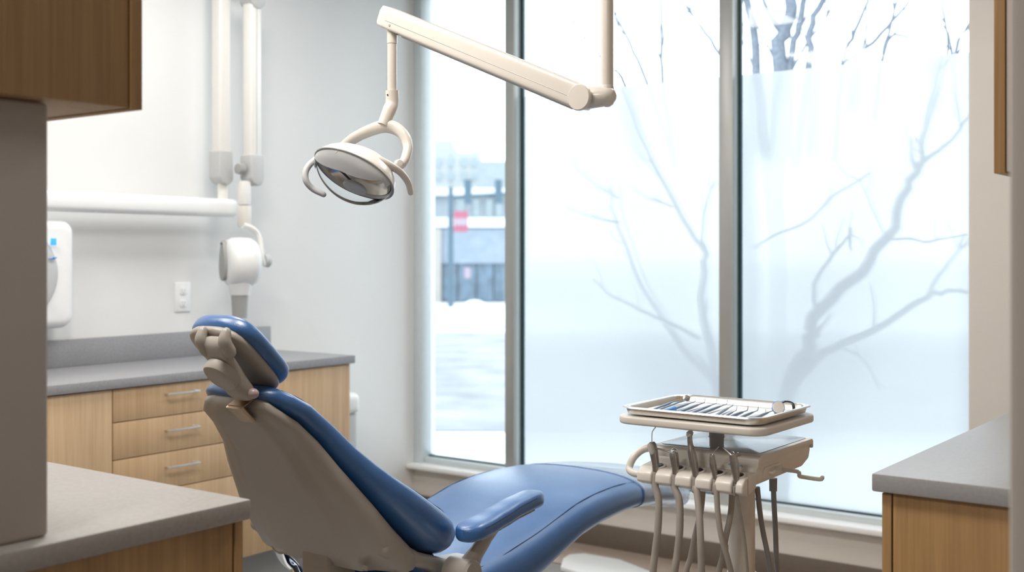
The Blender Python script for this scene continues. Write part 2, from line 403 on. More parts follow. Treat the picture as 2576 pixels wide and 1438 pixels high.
# ------------------------------------------------------------------ x-ray unit on the wall
t = thing('xray_unit', (XL, 3.2, 1.12), 'white wall-mounted dental x-ray unit with folded upright arms and round tube head', 'x-ray machine')
xa = -3.93
p0 = PX(585, 525, xa)
arm = [sring(V((xa, y, p0.z + .002)), V((1, 0, 0)), V((0, 0, 1)), .04 * s, .039 * s, 3.2, 28) for y, s in ((1.5, 1), (p0.y - .012, 1), (p0.y - .003, .95), (p0.y, .85))]
wa = obj('wall_arm', loft(arm), 'white', t)
obj('wall_rail', box(XL, XL + .08, 1.75, 1.83, 1.46, 1.68, .01), 'white', t)
def upright(pxc, pytop, pybot, x, capx, capy0, capy1, nm, edge):
    a = PX(pxc, pytop, x); b = PX(pxc, pybot, x); h = .030
    bm = box(x - h, x + h, a.y - h, a.y + h, b.z, a.z, .010, 3)
    o = obj(nm, bm, 'whiteg', t)
    if edge: obj('seam', box(x + h - .0005, x + h + .001, a.y - .002, a.y + .002, b.z, a.z), 'lgrey', o)
    c0 = PX(capx, capy0, x); c1 = PX(capx, capy1, x); r = .036
    z0, z1 = c1.z, c0.z
    prf = [(a.y - r, z1), (a.y - r, z0 + .03), (a.y - r * .6, z0 + .01)] + [(a.y + .003 + r * math.sin(q), z0 + r - r * math.cos(q)) for q in [i * math.pi / 16 for i in range(0, 9)]] + [(a.y + r, z1)]
    bm = prism(prf, x - r, x + r, lambda y, z, xx: V((xx, y, z)), .006, 3)
    obj('elbow_cover', bm, 'lgrey', o)
    return o
upright(556, -130, 400, xa, 556, 380, 466, 'rear_upright_arm', False)
xb = -3.84
b2 = upright(634, 5, 410, xb, 634, 390, 468, 'front_upright_arm', True)
tp = PX(636, -2, xb)
obj('top_joint', lathe((xb - .04, tp.y, tp.z), (1, 0, 0), [(0, .01), (.003, .043), (.075, .043), (.08, .035), (.082, .001)], n=28), 'lgrey', b2)
pa, pb = PX(556, -60, xa), PX(634, -60, xb)
obj('top_link', tube([pa + V((0, 0, -.02)), (pa + pb) / 2 + V((0, 0, .03)), pb], .022, sub=6), 'whiteg', t)
s0, s1 = PX(560, 455, xa), PX(560, 505, xa)
obj('arm_pivot', lathe(s1, (0, 0, 1), [(0, .022), (s0.z - s1.z, .022)]), 'whiteg', t)
k = PX(606, 425, xb)
obj('knob', lathe(k + V((.0, -.02, 0)), (0, 1, 0), [(0, .01), (.002, .022), (.03, .024), (.032, .01)]), 'mgrey', b2)
n0, n1, n2 = PX(615, 455, xb), PX(615, 516, xb), PX(615, 572, xb)
h = .021
obj('drop_tube', box(xb - h, xb + h, n0.y - h, n0.y + h, n1.z, n0.z, .006), 'whiteg', t)
obj('drop_sleeve', box(xb - h - .001, xb + h + .001, n0.y - h - .001, n0.y + h + .001, n2.z, n1.z - .002, .006), 'creamg', t)
y1, y2, y3 = PX(610, 566, xb + .01), PX(648, 588, xb + .03), PX(659, 650, xb + .05)
obj('yoke', tube([y1, PX(632, 574, xb + .02), y2, PX(655, 610, xb + .04), y3, PX(664, 665, xb + .05)], [.02, .019, .016, .015, .018, .02], flat=.7), 'whiteg', t)
obj('yoke_knob', lathe(PX(668, 655, xb + .05) - V((.0, .01, 0)), (.3, 1, 0), [(0, .005), (.002, .026), (.02, .03), (.03, .022), (.033, .002)]), 'lgrey', t)
hc = PX(607, 660, xb + .02)
axw = (RT * -.84 - FW * .55).normalized()
hd = obj('tube_head', lathe(hc - axw * .055, axw, [(-.012, .03), (-.01, .07), (0, .092), (.02, .104), (.06, .106), (.095, .104), (.112, .096), (.124, .078), (.128, .06), (.1285, .005)], n=48), 'white', t)
# teardrop control panel on the end of the head
u = V((0, 0, 1)); s_ = axw.cross(u).normalized(); cc = hc + axw * .074
pts = []
for q in range(24):
    a = 2 * math.pi * q / 24; wz = .085 * math.sin(a); ww = .036 * math.cos(a) * (1 - .35 * math.sin(a)); pts.append((ww, wz))
obj('control_panel', prism(pts, -.01, .012, lambda a, b, c_: cc + s_ * a + u * (b + .008) + axw * c_, .005), 'mgrey', hd, label='grey teardrop control panel')
obj('indicator', prism(rrect(-.011, .011, -.004, .004, .003), .012, .0135, lambda a, b, c_: cc + s_ * a + u * (b + .080) + axw * c_), 'dark', hd)
c1 = PX(605, 705, xb + .03); c2 = PX(604, 742, xb + .03); c3 = PX(603, 800, xb + .03)
obj('collimator', lathe(c2, (0, 0, 1), [(0, .040), (.004, .042), (c1.z - c2.z, .052), (c1.z - c2.z + .02, .06)]), 'white', hd)
obj('beam_cone', lathe(c3, (0, 0, 1), [(0, .030), (c2.z - c3.z, .036)]), 'mgrey', hd)

# ------------------------------------------------------------------ dental chair
CX = -2.06
ch = thing('dental_chair', (CX, 2.6, 0), 'reclined dental chair with glossy blue vinyl cushions and warm grey back shell', 'dental chair')
A_ = V((0, .75, -.66)).normalized(); N_ = V((0, .66, .75)).normalized(); X_ = V((1, 0, 0)); OB = V((CX, 1.70, 1.06))
sk = 1.045
ss = [0.0, .006, .02, .05, .10, .17, .24, .30, .36, .42, .48, .53, .57, .61, .635, .652, .66]
sx = [0, .006, .02, .05, .10, .17, .24, .36, .46, .56, .61, .65, .66]
wv = [.075, .098, .118, .138, .151, .168, .205, .262, .282, .280, .262, .215, .18]
nf = [.02, .033, .048, .060, .074, .078, .068, .072, .092, .106, .098, .066, .050]
cxo = lambda s: .040 * max(0, 1 - s / .3)
nb = [.008, .002, 0, 0, .008, .008, -.004, -.022, -.033, -.030, -.015, .005, .015]
def back_ring(s, grow=0, n=40):
    W = interp(s, sx, wv) + grow; f_ = interp(s, sx, nf) + grow; b_ = interp(s, sx, nb) - grow
    c = OB + A_ * (s * sk) + X_ * cxo(s) + N_ * ((f_ + b_) / 2); hh = (f_ - b_) / 2
    out = sring(c, X_, N_, W, hh, 3.0, n)
    dip = .022 * min(1, s / .15) * min(1, (.66 - s) / .2)
    res = []
    for q in out:
        x = (q.x - c.x) / W; side = (q - c).dot(N_) / hh
        if side > .3: q = q - N_ * (dip * (1 - x * x))
        res.append(q)
    return res
bk = obj('backrest_cushion', loft([back_ring(s) for s in ss]), 'vinyl', ch, smooth=60)
def seamline(ringfn, sl, k, parent, r=.0012, off=.0003):
    pts = [ringfn(s, off)[k] for s in sl]
    obj('seam', tube(pts, r, n=6, sub=3), 'vinyld', parent)
    pts2 = [ringfn(s, off)[k + (-1 if k < 20 else 1)] for s in sl]
sl = [.03, .08, .14, .2, .26, .32, .38, .44, .5, .55, .6, .63]
seamline(back_ring, sl, 4, bk); seamline(back_ring, sl, 16, bk)
# back shell
sw = [(.012, .07, 0), (.022, .104, .012), (.05, .128, .02), (.10, .141, .024), (.17, .158, .030), (.24, .184, .036), (.36, .224, .048), (.44, .236, .064), (.50, .24, .080), (.54, .24, .094), (.556, .236, .098), (.568, .228, .094), (.585, .22, .070), (.62, .215, .045), (.645, .20, .03), (.655, .18, .02)]
rg = []
for i_, (s, W, dep) in enumerate(sw):
    b_ = interp(s, sx, nb) + .006; c = OB + A_ * (s * sk) + X_ * cxo(s)
    top_n = b_; bot_n = b_ - dep - .006
    rr = sring(c + N_ * ((top_n + bot_n) / 2), X_, N_, W, (top_n - bot_n) / 2 + .002, 4.5, 40)
    # raised central spine panel between two long creases
    res = []
    for q in rr:
        x = abs(q.x - c.x) / W; dn = (q - c).dot(N_)
        if dn < (top_n + bot_n) / 2 and x < .99:
            q = q - N_ * (.010 * (1 - (x / .99) ** 6) * min(1, s / .2) + (.010 if x < .62 else 0) * min(1, s / .1))
        res.append(q)
    rg.append([V((q.x, q.y, max(q.z, .612 + .0008 * i_))) for q in res])
sh = obj('back_shell', loft(rg), 'shell', ch, smooth=50)
for s, x in ((.13, .09), (.5, .17)):
    c = OB + A_ * s + X_ * x + N_ * (interp(s, sx, nb) - interp(s, [q[0] for q in sw], [q[2] for q in sw]) - (.009 if s < .2 else .019))
    obj('screw_cap', lathe(c, -N_, [(-.006, .008), (.001, .008), (.002, .006), (.0022, .001)], n=16), 'shell', sh)
# lower side arms from shell to hinge, both sides
armp = [PX(*q, -1.80).yz for q in ((1000, 1340), (1030, 1364), (1080, 1393), (1150, 1410), (1215, 1400), (1225, 1450), (1190, 1475), (1100, 1436), (1020, 1424), (985, 1400))]
for x0, x1 in ((CX + .17, CX + .236), (CX - .236, CX - .17)):
    obj('hinge_arm', prism([(q[0], q[1]) for q in armp], x0, x1, lambda y, z, x: V((x, y, z)), .014, 4), 'shell', ch)
# column and base
obj('lift_column', box(CX - .04, CX + .055, 1.985, 2.08, .16, .655, .008, 3), 'shell', ch)
obj('seat_frame', box(CX - .2, CX + .2, 2.17, 2.72, .34, .47, .03, 3), 'shell', ch)
obj('pedestal', box(CX - .15, CX + .17, 2.0, 2.80, .05, .36, .05, 4), 'creamg', ch)
pl = [(-1.70, 3.10), (-1.62, 3.62), (-1.66, 3.92), (-1.85, 4.12), (-2.2, 4.16), (-2.42, 4.05), (-2.5, 3.7), (-2.45, 2.0), (-2.3, 1.8), (-1.8, 1.8), (-1.70, 2.0)]
obj('base_plate', prism(pl, 0, .055, lambda x, y, z: V((x, y, z)), .02, 4), 'white', ch)
# seat and leg cushion
ys = [2.13, 2.14, 2.17, 2.25, 2.35, 2.48, 2.6, 2.7, 2.8, 2.9, 3.0, 3.1, 3.2, 3.3, 3.4, 3.48, 3.53, 3.55]
yx = [2.13, 2.17, 2.25, 2.4, 2.6, 2.8, 2.95, 3.1, 3.2, 3.35, 3.5, 3.55]
zt = [.54, .575, .585, .592, .625, .667, .682, .677, .662, .640, .600, .575]
zb = [.47, .44, .42, .425, .472, .538, .560, .566, .566, .555, .53, .535]
hw = [.20, .245, .262, .268, .268, .266, .262, .256, .248, .235, .205, .17]
def seat_ring(y, grow=0, n=40):
    a, b = interp(y, yx, zt) + grow, interp(y, yx, zb) - grow; W = interp(y, yx, hw) + grow
    out = sring(V((CX, y, (a + b) / 2)), X_, V((0, 0, 1)), W, (a - b) / 2, 3.2, n); res = []
    for q in out:
        x = (q.x - CX) / W
        if q.z > (a + b) / 2: q = q + V((0, 0, .012 * (1 - x * x)))
        res.append(q)
    return res
st = obj('seat_cushion', loft([seat_ring(y) for y in ys]), 'vinyl', ch, smooth=60)
sl = [2.2, 2.3, 2.4, 2.5, 2.6, 2.7, 2.8, 2.9, 3.0, 3.08, 3.16]
seamline(seat_ring, sl, 4, st); seamline(seat_ring, sl, 16, st)
obj('piping', tube([seat_ring(3.155, .001)[k] for k in range(0, 40)] + [seat_ring(3.155, .001)[0]], .0022, n=6, sub=1), 'vinyl', st)
bm = bmesh.new()
rs = [seat_ring(y, g, 40) for y, g in ((3.16, .003), (3.18, .006), (3.25, .008), (3.33, .012), (3.42, .018), (3.50, .026), (3.55, .03))]
rs += [[V((CX + (q.x - CX) * f_, q.y + dy, .56 + (q.z - .56) * f2)) for q in rs[-1]] for f_, f2, dy in ((.93, .85, .04), (.75, .55, .06), (.4, .3, .068))]
obj('foot_cover', loft(rs, bm, caps=False), 'sheet', ch, smooth=60, label='clear plastic sheet over the foot end')
# headrest
HK = .975
HO = V(((CX - .010) * HK, 1.672 * HK, 1.37 - .165 * HK)); HA = V((0, .72, -.694)).normalized(); HN = V((0, .694, .72)).normalized(); HL = .215
def head_ring(s, W0=.106, inset=0, n0=0, n1=.058, n=32):
    x = abs(2 * s / HL - 1); W = (W0 - inset) * max(.02, (1 - x ** 4.2)) ** (1 / 2.6) 
    th = max(.05, 1 - x ** 9) ** .5
    mid = (n0 + n1) / 2
    return sring(HO + HA * s * HK + HN * mid * HK, X_, HN, W * HK, (n1 - n0) / 2 * th * HK, 2.8, n)
sv = [HL * (.5 - .5 * math.cos(math.pi * i / 20)) for i in range(21)]
hr = obj('headrest_cushion', loft([head_ring(s) for s in sv]), 'vinyl', ch, smooth=60)
sv2 = [HL * .06 + HL * .88 * (.5 - .5 * math.cos(math.pi * i / 18)) for i in range(19)]
hs = obj('headrest_shell', loft([head_ring(s, .106, .012, -.014, .02) for s in sv]), 'shell', ch, smooth=55)
hs.scale = (1, 1, 1)
def hp(x, s, n): return HO + (X_ * x + HA * s + HN * n) * HK
for x in (.0, .078):
    obj('lug', tube([hp(x, -.004, -.010), hp(x + .002, .006, -.028), hp(x + .004, .030, -.036)], [.011, .0145, .0145], round_ends=True, n=20), 'shell', hs)
br = obj('headrest_bracket', loft([sring(hp(x, s, n), X_, HN, w_, h_, 3.4, 28) for x, s, n, w_, h_ in ((.041, .004, -.022, .026, .006), (.041, .010, -.028, .029, .012), (.042, .024, -.033, .030, .014), (.044, .05, -.044, .032, .016), (.043, .08, -.050, .035, .018), (.046, .105, -.058, .035, .020), (.052, .130, -.062, .033, .019), (.054, .148, -.063, .030, .016), (.054, .156, -.063, .023, .010))]), 'shell', ch, smooth=55)
obj('lock_disc', loft([sring(hp(.044, .074, n), X_, HA, a_, b_, 2.3, 40) for n, a_, b_ in ((-.056, .039, .041), (-.071, .039, .041), (-.078, .0365, .0385), (-.0815, .031, .033), (-.082, .002, .002))]), 'shell', br)
kb = hp(.068, .140, -.063)
obj('knob_socket', lathe(kb, X_, [(-.01, .013), (.002, .014), (.004, .011), (.005, .002)]), 'mgrey', br)
obj('release_knob', tube([kb + X_ * .004, kb + X_ * .022], .0115, round_ends=True, sub=1, n=20), 'pink', br, label='rose coloured release knob')
# flat bronze strap into the backrest
pS = [hp(.044, .145, -.062), hp(.042, .165, -.060), OB + A_ * .0 + X_ * .074 + N_ * (-.030), OB + A_ * .045 + X_ * .082 + N_ * (-.034)]
obj('headrest_strap', loft([sring(q, X_, w_, .026, .004, 6, 16) for q, w_ in zip(pS, (HN, HN, N_, N_))]), 'copper', ch, label='bronze metal headrest strap')
# armrests
def armrest(sgn):
    xo = CX + sgn * .325
    prf = lambda y: interp(y, [2.16, 2.235, 2.30, 2.37, 2.44, 2.49], [.700, .708, .719, .731, .738, .737])
    path = []; rr = []
    for i in range(26):
        u_ = i / 25; y = 2.158 + .327 * (.5 - .5 * math.cos(math.pi * u_)); dd_ = min(y - 2.158, 2.485 - y); rd = .045
        e = math.sqrt(max(.02, 1 - (1 - min(dd_, rd) / rd) ** 2)); p = V((xo, y, prf(y)))
        wd = .042 - .010 * (y - 2.158) / .327
        rr.append(sring(p, X_, V((0, 0, 1)), wd * e, .0225 * (.55 + .45 * e), 3.0, 28)); path.append(p)
    a = obj('armrest_pad', loft(rr), 'vinyl', ch, smooth=60)
    path = path[6:20:2]
    obj('seam', tube([V((xo + sgn * (.0405 - .010 * (p.y - 2.158) / .327), p.y, p.z + .010)) for p in path], .0013, n=6, sub=3), 'vinyld', a)
    obj('armrest_plate', loft([sring(V((xo, p.y + .004, p.z - .022)), X_, V((0, 0, 1)), .024, .004, 3, 16) for p in path]), 'shell', a)
    pts = [V((CX + sgn * .30, 2.205, .600)), V((CX + sgn * .31, 2.235, .640)), V((CX + sgn * .322, 2.26, .675)), V((xo, 2.28, .706))]
    obj('armrest_support', tube(pts, [.036, .024, .020, .030], flat=.6, up=(1, 0, 0)), 'shell', ch)
    obj('hinge_cap', lathe(V((CX + sgn * .262, 2.195, .598)), (sgn, 0, 0), [(0, .036), (.065, .036), (.072, .031), (.073, .002)], n=36), 'shell', ch)
armrest(1); armrest(-1)
# polished bracket curving down at the far side
bp_ = [PX(*q, x) for q, x in (((700, 1368), -2.22), ((715, 1400), -2.22), ((745, 1432), -2.2), ((765, 1480), -2.15), ((800, 1560), -2.1))]
obj('curved_bracket', tube(bp_, [.05, .045, .036, .034, .034], flat=.35, n=20, up=(.5, 1, 0)), 'chrome', ch, label='polished metal curved bracket')

# ------------------------------------------------------------------ delivery unit
DX, DY = -1.19, 2.46
du = thing('delivery_unit', (-1.17, 2.5, 0), 'cream dental delivery console on a round column, tray arm on top, beside the chair foot', 'delivery unit')
obj('column', lathe((-1.17, 2.5, .02), (0, 0, 1), [(0, .034), (.61, .034), (.612, .0305), (.86, .0305)], n=40), 'cream', du)
obj('foot', lathe((-1.17, 2.5, 0), (0, 0, 1), [(0, .2), (.015, .2), (.03, .17), (.035, .05), (.036, .01)], n=48), 'cream', du)
X0, X1 = -1.325, -1.058
prof = [(2.335, .868), (2.60, .872), (2.64, .885), (2.648, .905), (2.648, .928), (2.36, .928), (2.345, .912), (2.335, .893)]
body = obj('console_body', prism(prof, X0 + .004, X1 - .004, lambda y, z, x: V((x, y, z)), .006, 3), 'cream', du)
lidp = [(2.342, .903), (2.347, .926), (2.358, .932), (2.652, .932), (2.658, .927), (2.658, .909), (2.650, .909), (2.650, .918), (2.352, .912)]
obj('console_lid', prism(lidp, X0, X1, lambda y, z, x: V((x, y, z)), .003, 2), 'cream', du)
obj('console_top', prism(rrect(X0 + .012, X1 - .012, 2.368, 2.648, .012), .9318, .9335, lambda x, y, z: V((x, y, z)), .0005), 'mirrtop' if 'mirrtop' in M else 'lgrey', du, label='polished grey top plate')
# holder bar with five notches
HX = [PY(px, 1190, 2.285).x for px in (1651, 1700, 1750, 1800, 1852)]
cuts = [X0 + .006] + [v for hx in HX for v in (hx - .0045, hx + .0045)] + [X1 - .002]
bp0 = [(2.268, .862), (2.270, .880), (2.283, .892), (2.300, .8945), (2.300, .853), (2.292, .852)]
bm = prism([(2.292, .853), (2.292, .8935), (2.338, .898), (2.338, .864)], X0 + .006, X1 - .002, lambda y, z, x: V((x, y, z)), .002, 2)
for a_, b_ in zip(cuts[::2], cuts[1::2]): prism(bp0, a_, b_, lambda y, z, x: V((x, y, z)), .004, 3, bm)
bar = obj('holder_bar', bm, 'cream', du)
for hx in HX:
    lz = lathe((hx + .001, 2.296, .8935), (0, -.25, 1), [(0, .0165), (.0035, .0165), (.004, .0115), (.0012, .011)], n=28)
    o = obj('holder_cup', lz, 'cream', bar)
    obj('cup_liner', lathe((hx + .001, 2.2955, .895), (0, -.25, 1), [(0, .009), (.002, .0105), (.0024, .009)], n=24), 'dark', o)
obj('side_panel', prism(rrect(2.375, 2.47, .876, .902, .012), X1 - .005, X1 - .0015, lambda y, z, x: V((x, y, z)), .001), 'cream', du)
for i, (a, b) in enumerate(((.405, .888), (.437, .895))):
    obj('toggle', tube([(X1 - .004, 2 + a, b), (X1 + .006, 2 + a, b), (X1 + .008, 2 + a + .012, b + .002)], .003, sub=2), 'cream', du)
obj('side_hook', tube([(X1 - .01, 2.485, .882), (X1 + .030, 2.487, .881), (X1 + .034, 2.488, .872), (X1 + .036, 2.50, .868), (X1 + .075, 2.505, .866), (X1 + .08, 2.508, .870)], .0048, n=10, sub=3, round_ends=True), 'cream', du)
hb = [PY(1652, 1124, 2.36), PY(1618, 1130, 2.35), PY(1594, 1150, 2.33), PY(1583, 1176, 2.32), PY(1592, 1188, 2.31), PY(1615, 1193, 2.305), PY(1640, 1198, 2.305)]
obj('grab_handle', tube(hb, .0085, n=14), 'cream', du)
# logo on the sloping front: small blue script mark
lg = []
bm = bmesh.new()
def lf(u_, v_): return V((-1.128 + u_, 2.3412 + v_ * .35, .9045 + v_))
tube([lf(0, .002), lf(.003, .005), lf(.004, .001)], .0006, bm, 6, 3); tube([lf(.005, -.001), lf(.010, -.002), lf(.011, .009), lf(.013, .001), lf(.016, .004), lf(.019, .001), lf(.022, .005), lf(.025, .001), lf(.030, .004), lf(.034, .001)], .0007, bm, 6, 3)
obj('logo', bm, 'logo', body)
# post and tray holder
obj('tray_post', lathe((-1.19, 2.41, .933), (0, 0, 1), [(0, .0165), (.02, .0165), (.0205, .0185), (.0225, .0185), (.023, .0175), (.062, .0175)], n=32), 'mgrey', du)
TX0, TX1, TY0, TY1 = -1.36, -1.0, 2.235, 2.545
TZ = .017
obj('tray_holder', prism(rrect(TX0, TX1, TY0, TY1, .04), .974 + TZ, .992 + TZ, lambda x, y, z: V((x, y, z)), .005, 3), 'cream', du)
# hoses at the back right of the console
for px, py, b in ((1905, 1225, [(1912, 1290), (1920, 1340), (1932, 1400), (1940, 1470), (1930, 1600)]), (1945, 1205, [(1947, 1260), (1951, 1340), (1953, 1400), (1958, 1480), (1945, 1600)])):
    yy = 2.52 if px < 1930 else 2.57
    obj('supply_hose', tube([PY(px, py, yy)] + [PY(*q, yy + .01) for q in b] + [V((-1.12, 2.5, .06))], .0062, n=12), 'hoseg', du)
obj('hose_cuff', lathe(PY(1945, 1215, 2.57), (0, 0, 1), [(-.018, .009), (.012, .0095)]), 'hoseg', du)

# handpieces with their hoses
def handpiece(i, label, body, tip, hosepts, hr_=.0085, tilt=(0, 0)):
    hx = HX[i]; base = V((hx, 2.283, .8855))
    t = thing('handpiece', base, label, 'handpiece', 'handpieces in the delivery console holder')
    obj('body', tube([base + V((q[0], q[1], q[2] * .87 + (.008 if q[2] < 0 else 0))) for q in body], [q[3] for q in body], n=16, sub=4), 'steel', t)
    for nm, m_, pts, r in tip: obj(nm, tube([base + V((q[0], q[1], q[2] * .87)) for q in pts], r, n=8, sub=4, round_ends=True), m_, t)
    pts = [base + V((0, .0, -.002)), base + V((0, -.004, -.03))] + [PY(px, py, y) for px, py, y in hosepts]
    obj('handpiece_hose', tube(pts, hr_, n=14), 'hose', du)
H_lab = ['air-water syringe with thin upright nozzle, leftmost in the console holder', 'short low-speed handpiece, second from left in the console holder',
         'tall slim high-speed handpiece rising above the others in the holder', 'slim scaler handpiece with a hooked tip, second from right in the holder', 'syringe with spread curved tips, rightmost in the console holder']
handpiece(0, H_lab[0], [(0, 0, -.01, .008), (-.001, 0, .02, .0085), (-.006, 0, .05, .010), (-.009, 0, .066, .0095), (-.010, 0, .074, .006)],
          [('nozzle', 'chrome', [(-.010, 0, .07), (-.010, 0, .092), (-.008, 0, .102), (.000, .006, .117)], .0011), ('trigger', 'creamg', [(-.006, -.008, .05), (-.009, -.01, .066)], .0065)],
          [(1657, 1260, 2.275), (1655, 1330, 2.27), (1648, 1390, 2.27), (1643, 1450, 2.27), (1650, 1560, 2.30), (1700, 1640, 2.36), (1790, 1650, 2.44)], .0082)
handpiece(1, H_lab[1], [(0, 0, -.01, .0075), (0, 0, .02, .009), (-.003, 0, .042, .010), (-.004, 0, .052, .009)],
          [('head', 'chrome', [(-.004, 0, .05), (-.003, 0, .056)], .0075), ('latch', 'steel', [(-.004, -.002, .052), (-.048, -.004, .060)], .0018)],
          [(1709, 1260, 2.275), (1710, 1330, 2.27), (1704, 1390, 2.27), (1696, 1450, 2.27), (1690, 1560, 2.30), (1740, 1640, 2.38), (1800, 1660, 2.44)], .0082)
handpiece(2, H_lab[2], [(.002, 0, -.01, .0075), (-.003, 0, .03, .0095), (-.009, 0, .060, .0088), (-.012, 0, .078, .0062), (-.0135, 0, .095, .0055), (-.0135, 0, .104, .0055)],
          [('head', 'chrome', [(-.0135, -.003, .104), (-.0135, .003, .106)], .007)],
          [(1752, 1230, 2.275), (1759, 1290, 2.26), (1762, 1350, 2.25), (1764, 1400, 2.25), (1766, 1460, 2.26), (1775, 1560, 2.32), (1830, 1640, 2.42)], .0078)
handpiece(3, H_lab[3], [(.002, 0, -.014, .0055), (-.001, 0, .012, .0065), (-.005, 0, .034, .0075), (-.007, 0, .052, .006), (-.007, 0, .058, .005)],
          [('tip', 'chrome', [(-.007, 0, .056), (-.004, 0, .062), (.006, .004, .078)], .0012)],
          [(1801, 1220, 2.275), (1806, 1290, 2.27), (1815, 1350, 2.27), (1832, 1410, 2.28), (1845, 1470, 2.30), (1850, 1560, 2.36), (1850, 1640, 2.44)], .0062)
handpiece(4, H_lab[4], [(.003, 0, -.014, .007), (0, 0, .02, .0085), (-.004, 0, .048, .009), (-.007, 0, .064, .008)],
          [('tip', 'steel', [(-.007, 0, .06), (-.014, 0, .066), (-.030, .002, .078)], .002), ('tip', 'steel', [(-.006, 0, .062), (.004, .002, .070), (.010, .004, .064), (.002, .004, .061)], .0011), ('tip', 'steel', [(-.012, 0, .066), (-.008, 0, .072), (-.002, 0, .067)], .0011)],
          [(1849, 1225, 2.275), (1862, 1290, 2.30), (1872, 1350, 2.32), (1878, 1410, 2.33), (1882, 1470, 2.35), (1880, 1560, 2.4), (1870, 1640, 2.45)], .0035)
# two more drooping hoses that cross behind
for pts in ([(1768, 1235, 2.40), (1762, 1290, 2.39), (1748, 1350, 2.38), (1738, 1400, 2.38), (1726, 1450, 2.38), (1740, 1560, 2.40), (1820, 1640, 2.46)],
            [(1842, 1238, 2.42), (1838, 1290, 2.41), (1826, 1350, 2.39), (1818, 1400, 2.39), (1808, 1450, 2.39), (1815, 1560, 2.42), (1860, 1640, 2.47)]):
    obj('supply_hose', tube([PY(*q) for q in pts], .0068, n=12), 'hose', du)

# instrument tray lying on the holder
tr = thing('instrument_tray', (-1.19, 2.42, .993), 'shallow stainless steel instrument tray lined with white paper, on the console tray arm', 'tray')
ax0, ax1, ay0, ay1 = TX0 + .010, TX1 - .010, TY0 + .010, TY1 - .010
def rim(x0, x1, y0, y1, r, z): return [V((x, y, z)) for x, y in rrect(x0, x1, y0, y1, r)]
g = lambda d, z, r: rim(ax0 + d, ax1 - d, ay0 + d, ay1 - d, r, z + TZ)
obj('tray_body', loft([g(.012, .9945, .03), g(.006, .996, .032), g(.002, 1.008, .036), g(-.003, 1.011, .038), g(-.005, 1.0095, .04), g(-.003, 1.012, .038), g(.003, 1.0125, .036), g(.008, 1.009, .034), g(.014, .9975, .03), g(.018, .9965, .028)], caps=False), 'nick', tr)
obj('tray_floor', prism(rrect(ax0 + .013, ax1 - .013, ay0 + .013, ay1 - .013, .03), .9945 + TZ, .9965 + TZ, lambda x, y, z: V((x, y, z))), 'nick', tr)
obj('paper_liner', prism(rrect(ax0 + .028, ax1 - .03, ay0 + .028, ay1 - .03, .008), .9967 + TZ, .9975 + TZ, lambda x, y, z: V((x, y, z))), 'paper', tr)
def inst(px, py, px2, py2, r, label, extras=(), name='dental_probe', cat='instrument', grip='inst', lift=.004):
    a = PZ(px, py, .998 + TZ + r * .85); b = PZ(px2, py2, .998 + TZ + r); b.z += lift; d = (b - a)
    t = thing(name, a, label, cat, 'steel instruments on the tray')
    obj('shaft', tube([a, a + d * .1, a + d * .5, a + d * .72, a + d * .8], [r * .5, r * .85, r * .9, r * .7, r * .4], n=10, sub=3, round_ends=True), grip, t)
    obj('tip', tube([a + d * .78, a + d * .9, b, b + V((0, .004, .009))], [r * .42, r * .32, r * .28, r * .15], n=8, sub=3), 'inst', t)
    for nm, m_, q0, q1, rr_ in extras: obj(nm, tube([a + d * q0, a + d * q1], rr_, n=10, sub=1, round_ends=True), m_, t)
    return t, a, b
inst(1641, 1030, 1708, 1009, .0030, 'thin steel dental instrument lying at the left end of the tray')
inst(1652, 1032, 1728, 1008, .0026, 'slim steel instrument beside the leftmost one on the tray')
inst(1673, 1036, 1748, 1014, .0038, 'steel instrument with a bright blue grip sleeve on the tray', [('grip_sleeve', 'bluep', .03, .30, .0062)])
inst(1700, 1039, 1772, 1016, .0042, 'thick grey handled instrument right of the blue gripped one')
inst(1733, 1041, 1802, 1018, .0034, 'straight steel probe, fifth instrument from the left of the tray')
inst(1752, 1044, 1828, 1020, .0038, 'long handled steel scaler near the middle of the tray', name='dental_scaler')
inst(1795, 1048, 1843, 1024, .0036, 'short steel probe with upturned dark end in mid tray')
inst(1818, 1050, 1852, 1036, .0026, 'small flat steel instrument right of the tray middle')
inst(1828, 1052, 1880, 1036, .0040, 'broad bladed steel spatula lying right of the tray middle', name='dental_spatula')
inst(1851, 1055, 1906, 1036, .0036, 'curved pair of steel tweezers with raised points', name='dental_tweezers')
inst(1885, 1058, 1945, 1036, .0038, 'grey handled instrument pointing at the white round head')
inst(1876, 1057, 1925, 1044, .0022, 'thin steel pick nearest the right end of the tray')
# mouth mirror
a = PZ(1700, 1014, 1.018); b = PZ(1727, 1006, 1.022)
t = thing('mouth_mirror', a, 'small round mouth mirror leaning up at the far left corner of the tray', 'mirror')
obj('stem', tube([PZ(1668, 1022, 1.0165), a, b], .0014, n=8), 'inst', t)
mc = b + V((0, 0, .004)); mn = V((.3, -.8, .5)).normalized()
obj('mirror_head', lathe(mc, mn, [(-.0015, .0075), (0, .0085), (.0015, .0085), (.0018, .0075)], n=24), 'chrome', t)
